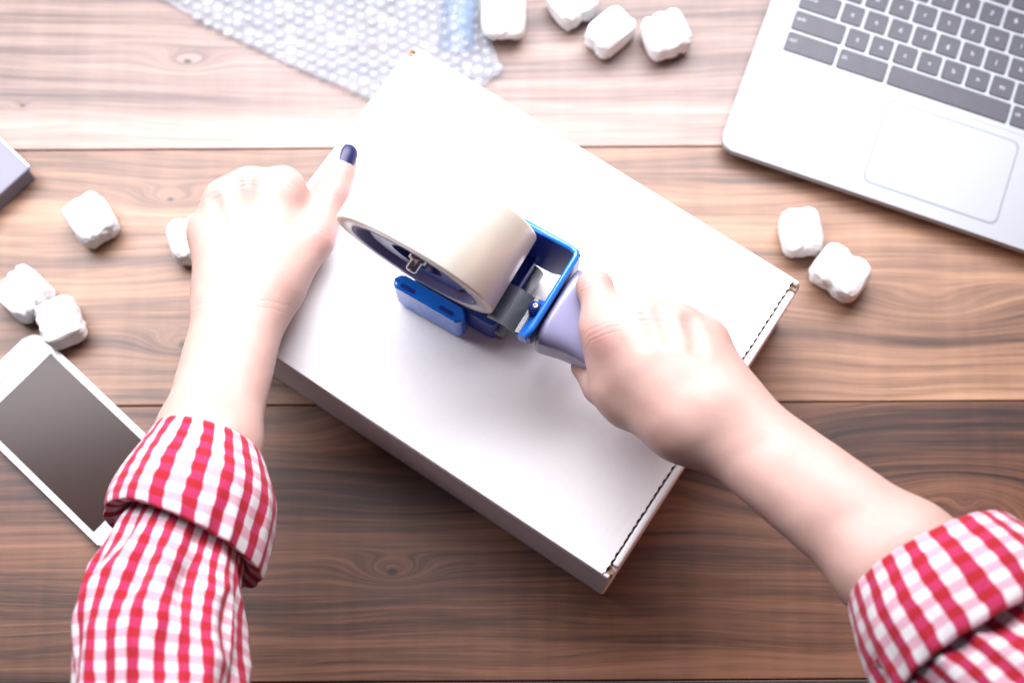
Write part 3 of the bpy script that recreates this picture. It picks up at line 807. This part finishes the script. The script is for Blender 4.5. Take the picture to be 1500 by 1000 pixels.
# sleeves
def sleeve_tube(name, rings, mat, parent, amp, seed, nseg=96, sub=10, uvk=(19, 90), vstart=0, ratio=.86):
    """rings: (left px, right px, z, thickness ratio, radius offset); smooth loft with folds"""
    cen, xd, rt, of = [], [], [], []
    for L, R, z, q, o_ in rings:
        a, b = U(*L, z), U(*R, z); cen.append((a + b) / 2); xd.append((b - a) / 2); rt.append(q); of.append(o_)
    def cr(P, t):
        i = min(int(t), len(P) - 2); f = t - i
        p0, p1, p2, p3 = P[max(i - 1, 0)], P[i], P[i + 1], P[min(i + 2, len(P) - 1)]
        return .5 * ((2 * p1) + (p2 - p0) * f + (2 * p0 - 5 * p1 + 4 * p2 - p3) * f * f + (3 * p1 - p0 - 3 * p2 + p3) * f ** 3)
    bm = bmesh.new(); uvl = bm.loops.layers.uv.new('UVMap'); grid = []; vv = []; acc = vstart
    n = (len(rings) - 1) * sub; pc_ = None
    so = Vector((seed * 7.3, seed * 2.1, seed))
    gax = (cen[-1] - cen[0]).normalized()
    for i in range(n + 1):
        t = i * (len(rings) - 1) / n; c = cr(cen, t); x = cr(xd, t); q = cr(rt, t); o_ = cr(of, t)
        if pc_ is not None: acc += ((c - pc_).length + abs(o_ - po_)) * uvk[1]
        pc_, po_ = c, o_
        y = x.cross(gax).normalized()
        if y.z < 0: y = -y
        xl = x.length; xn = x.normalized(); row = []
        for k in range(nseg + 1):
            a = 2 * math.pi * (k % nseg) / nseg; ca_, sa_ = math.cos(a), math.sin(a)
            e = .90
            P = xn * (xl + o_) * math.copysign(abs(ca_) ** e, ca_) + y * (xl * q + o_) * math.copysign(abs(sa_) ** e, sa_)
            nrm = P.normalized()
            f1 = mnoise.noise(Vector((ca_ * 1.6, sa_ * 1.6, acc * .10)) + so); f2 = mnoise.noise(Vector((ca_ * 3.2 + acc * .05, sa_ * 3.2, acc * .22)) + so * 2)
            fo = amp(t) * (1.1 * f1 + .75 * (abs(f2) * -1.6 + .4))
            row.append((bm.verts.new(c + P + nrm * fo), uvk[0] * k / nseg, acc))
        grid.append(row)
    for i in range(n):
        for k in range(nseg):
            q = [grid[i][k], grid[i][(k + 1) % nseg], grid[i + 1][(k + 1) % nseg], grid[i + 1][k]]
            uk = [grid[i][k][1], grid[i][k + 1][1], grid[i + 1][k + 1][1], grid[i + 1][k][1]]
            f = bm.faces.new([z[0] for z in q])
            for l, z, u_ in zip(f.loops, q, uk): l[uvl].uv = (u_, z[2])
    o = from_bm(name, bm, mat, parent, smooth=True)
    md = o.modifiers.new('s', 'SUBSURF'); md.levels = md.render_levels = 1
    return o
lerp = lambda a, b, t: a + (b - a) * t
# left
slL = sleeve_tube('sleeve', [((190, 748), (360, 800), .177, .80, 0), ((166, 790), (354, 850), .184, .80, 0), ((132, 850), (352, 900), .191, .80, .0), ((106, 925), (352, 950), .199, .82, 0), ((103, 1010), (348, 1020), .208, .84, 0), ((96, 1120), (352, 1120), .222, .86, 0), ((90, 1300), (360, 1300), .245, .88, 0)],
                  M_ging, person, lambda t: .0012 + .0078 * min(1, max(0, t - .4)), 3, uvk=(25, 90))
cuL = sleeve_tube('cuff', [((215, 690), (385, 735), .168, .80, -.006), ((232, 640), (378, 676), .164, .84, -.002), ((229, 630), (383, 670), .1635, .86, 0), ((214, 655), (392, 700), .167, .86, .0010), ((184, 700), (402, 752), .172, .86, .0018), ((164, 735), (394, 808), .1763, .86, .0010), ((158, 752), (384, 842), .1782, .85, .0006), ((160, 754), (381, 843), .1784, .84, -.0008), ((168, 750), (372, 834), .178, .80, -.003), ((182, 738), (362, 812), .177, .78, -.005)],
                  M_ging, slL, lambda t: .0008 + .0038 * min(1, max(0, t - 2) / 3), 11)
# right
slR = sleeve_tube('sleeve', [((1275, 985), (1500, 845), .240, .84, 0), ((1320, 1030), (1560, 880), .248, .84, 0), ((1380, 1090), (1630, 930), .257, .84, 0), ((1450, 1170), (1720, 1000), .268, .84, 0), ((1560, 1300), (1850, 1110), .285, .86, 0)],
                  M_ging, person, lambda t: .002 + .005 * min(1, t), 5, uvk=(26, 90))
cuR = sleeve_tube('cuff', [((1275, 930), (1470, 815), .232, .80, -.006), ((1246, 890), (1470, 782), .2255, .84, -.002), ((1242, 884), (1476, 772), .225, .86, 0), ((1250, 910), (1496, 785), .229, .86, .0012), ((1268, 965), (1540, 820), .236, .86, .0020), ((1292, 1018), (1580, 860), .243, .86, .0010), ((1301, 1036), (1589, 878), .2452, .85, .0006), ((1303, 1036), (1587, 879), .2453, .84, -.0008), ((1308, 1028), (1578, 872), .245, .80, -.003), ((1300, 1005), (1555, 850), .242, .78, -.005)],
                  M_ging, slR, lambda t: .0008 + .0036 * min(1, max(0, t - 2) / 3), 17, uvk=(22, 86))
for o_ in (slL, slR): adopt(o_)
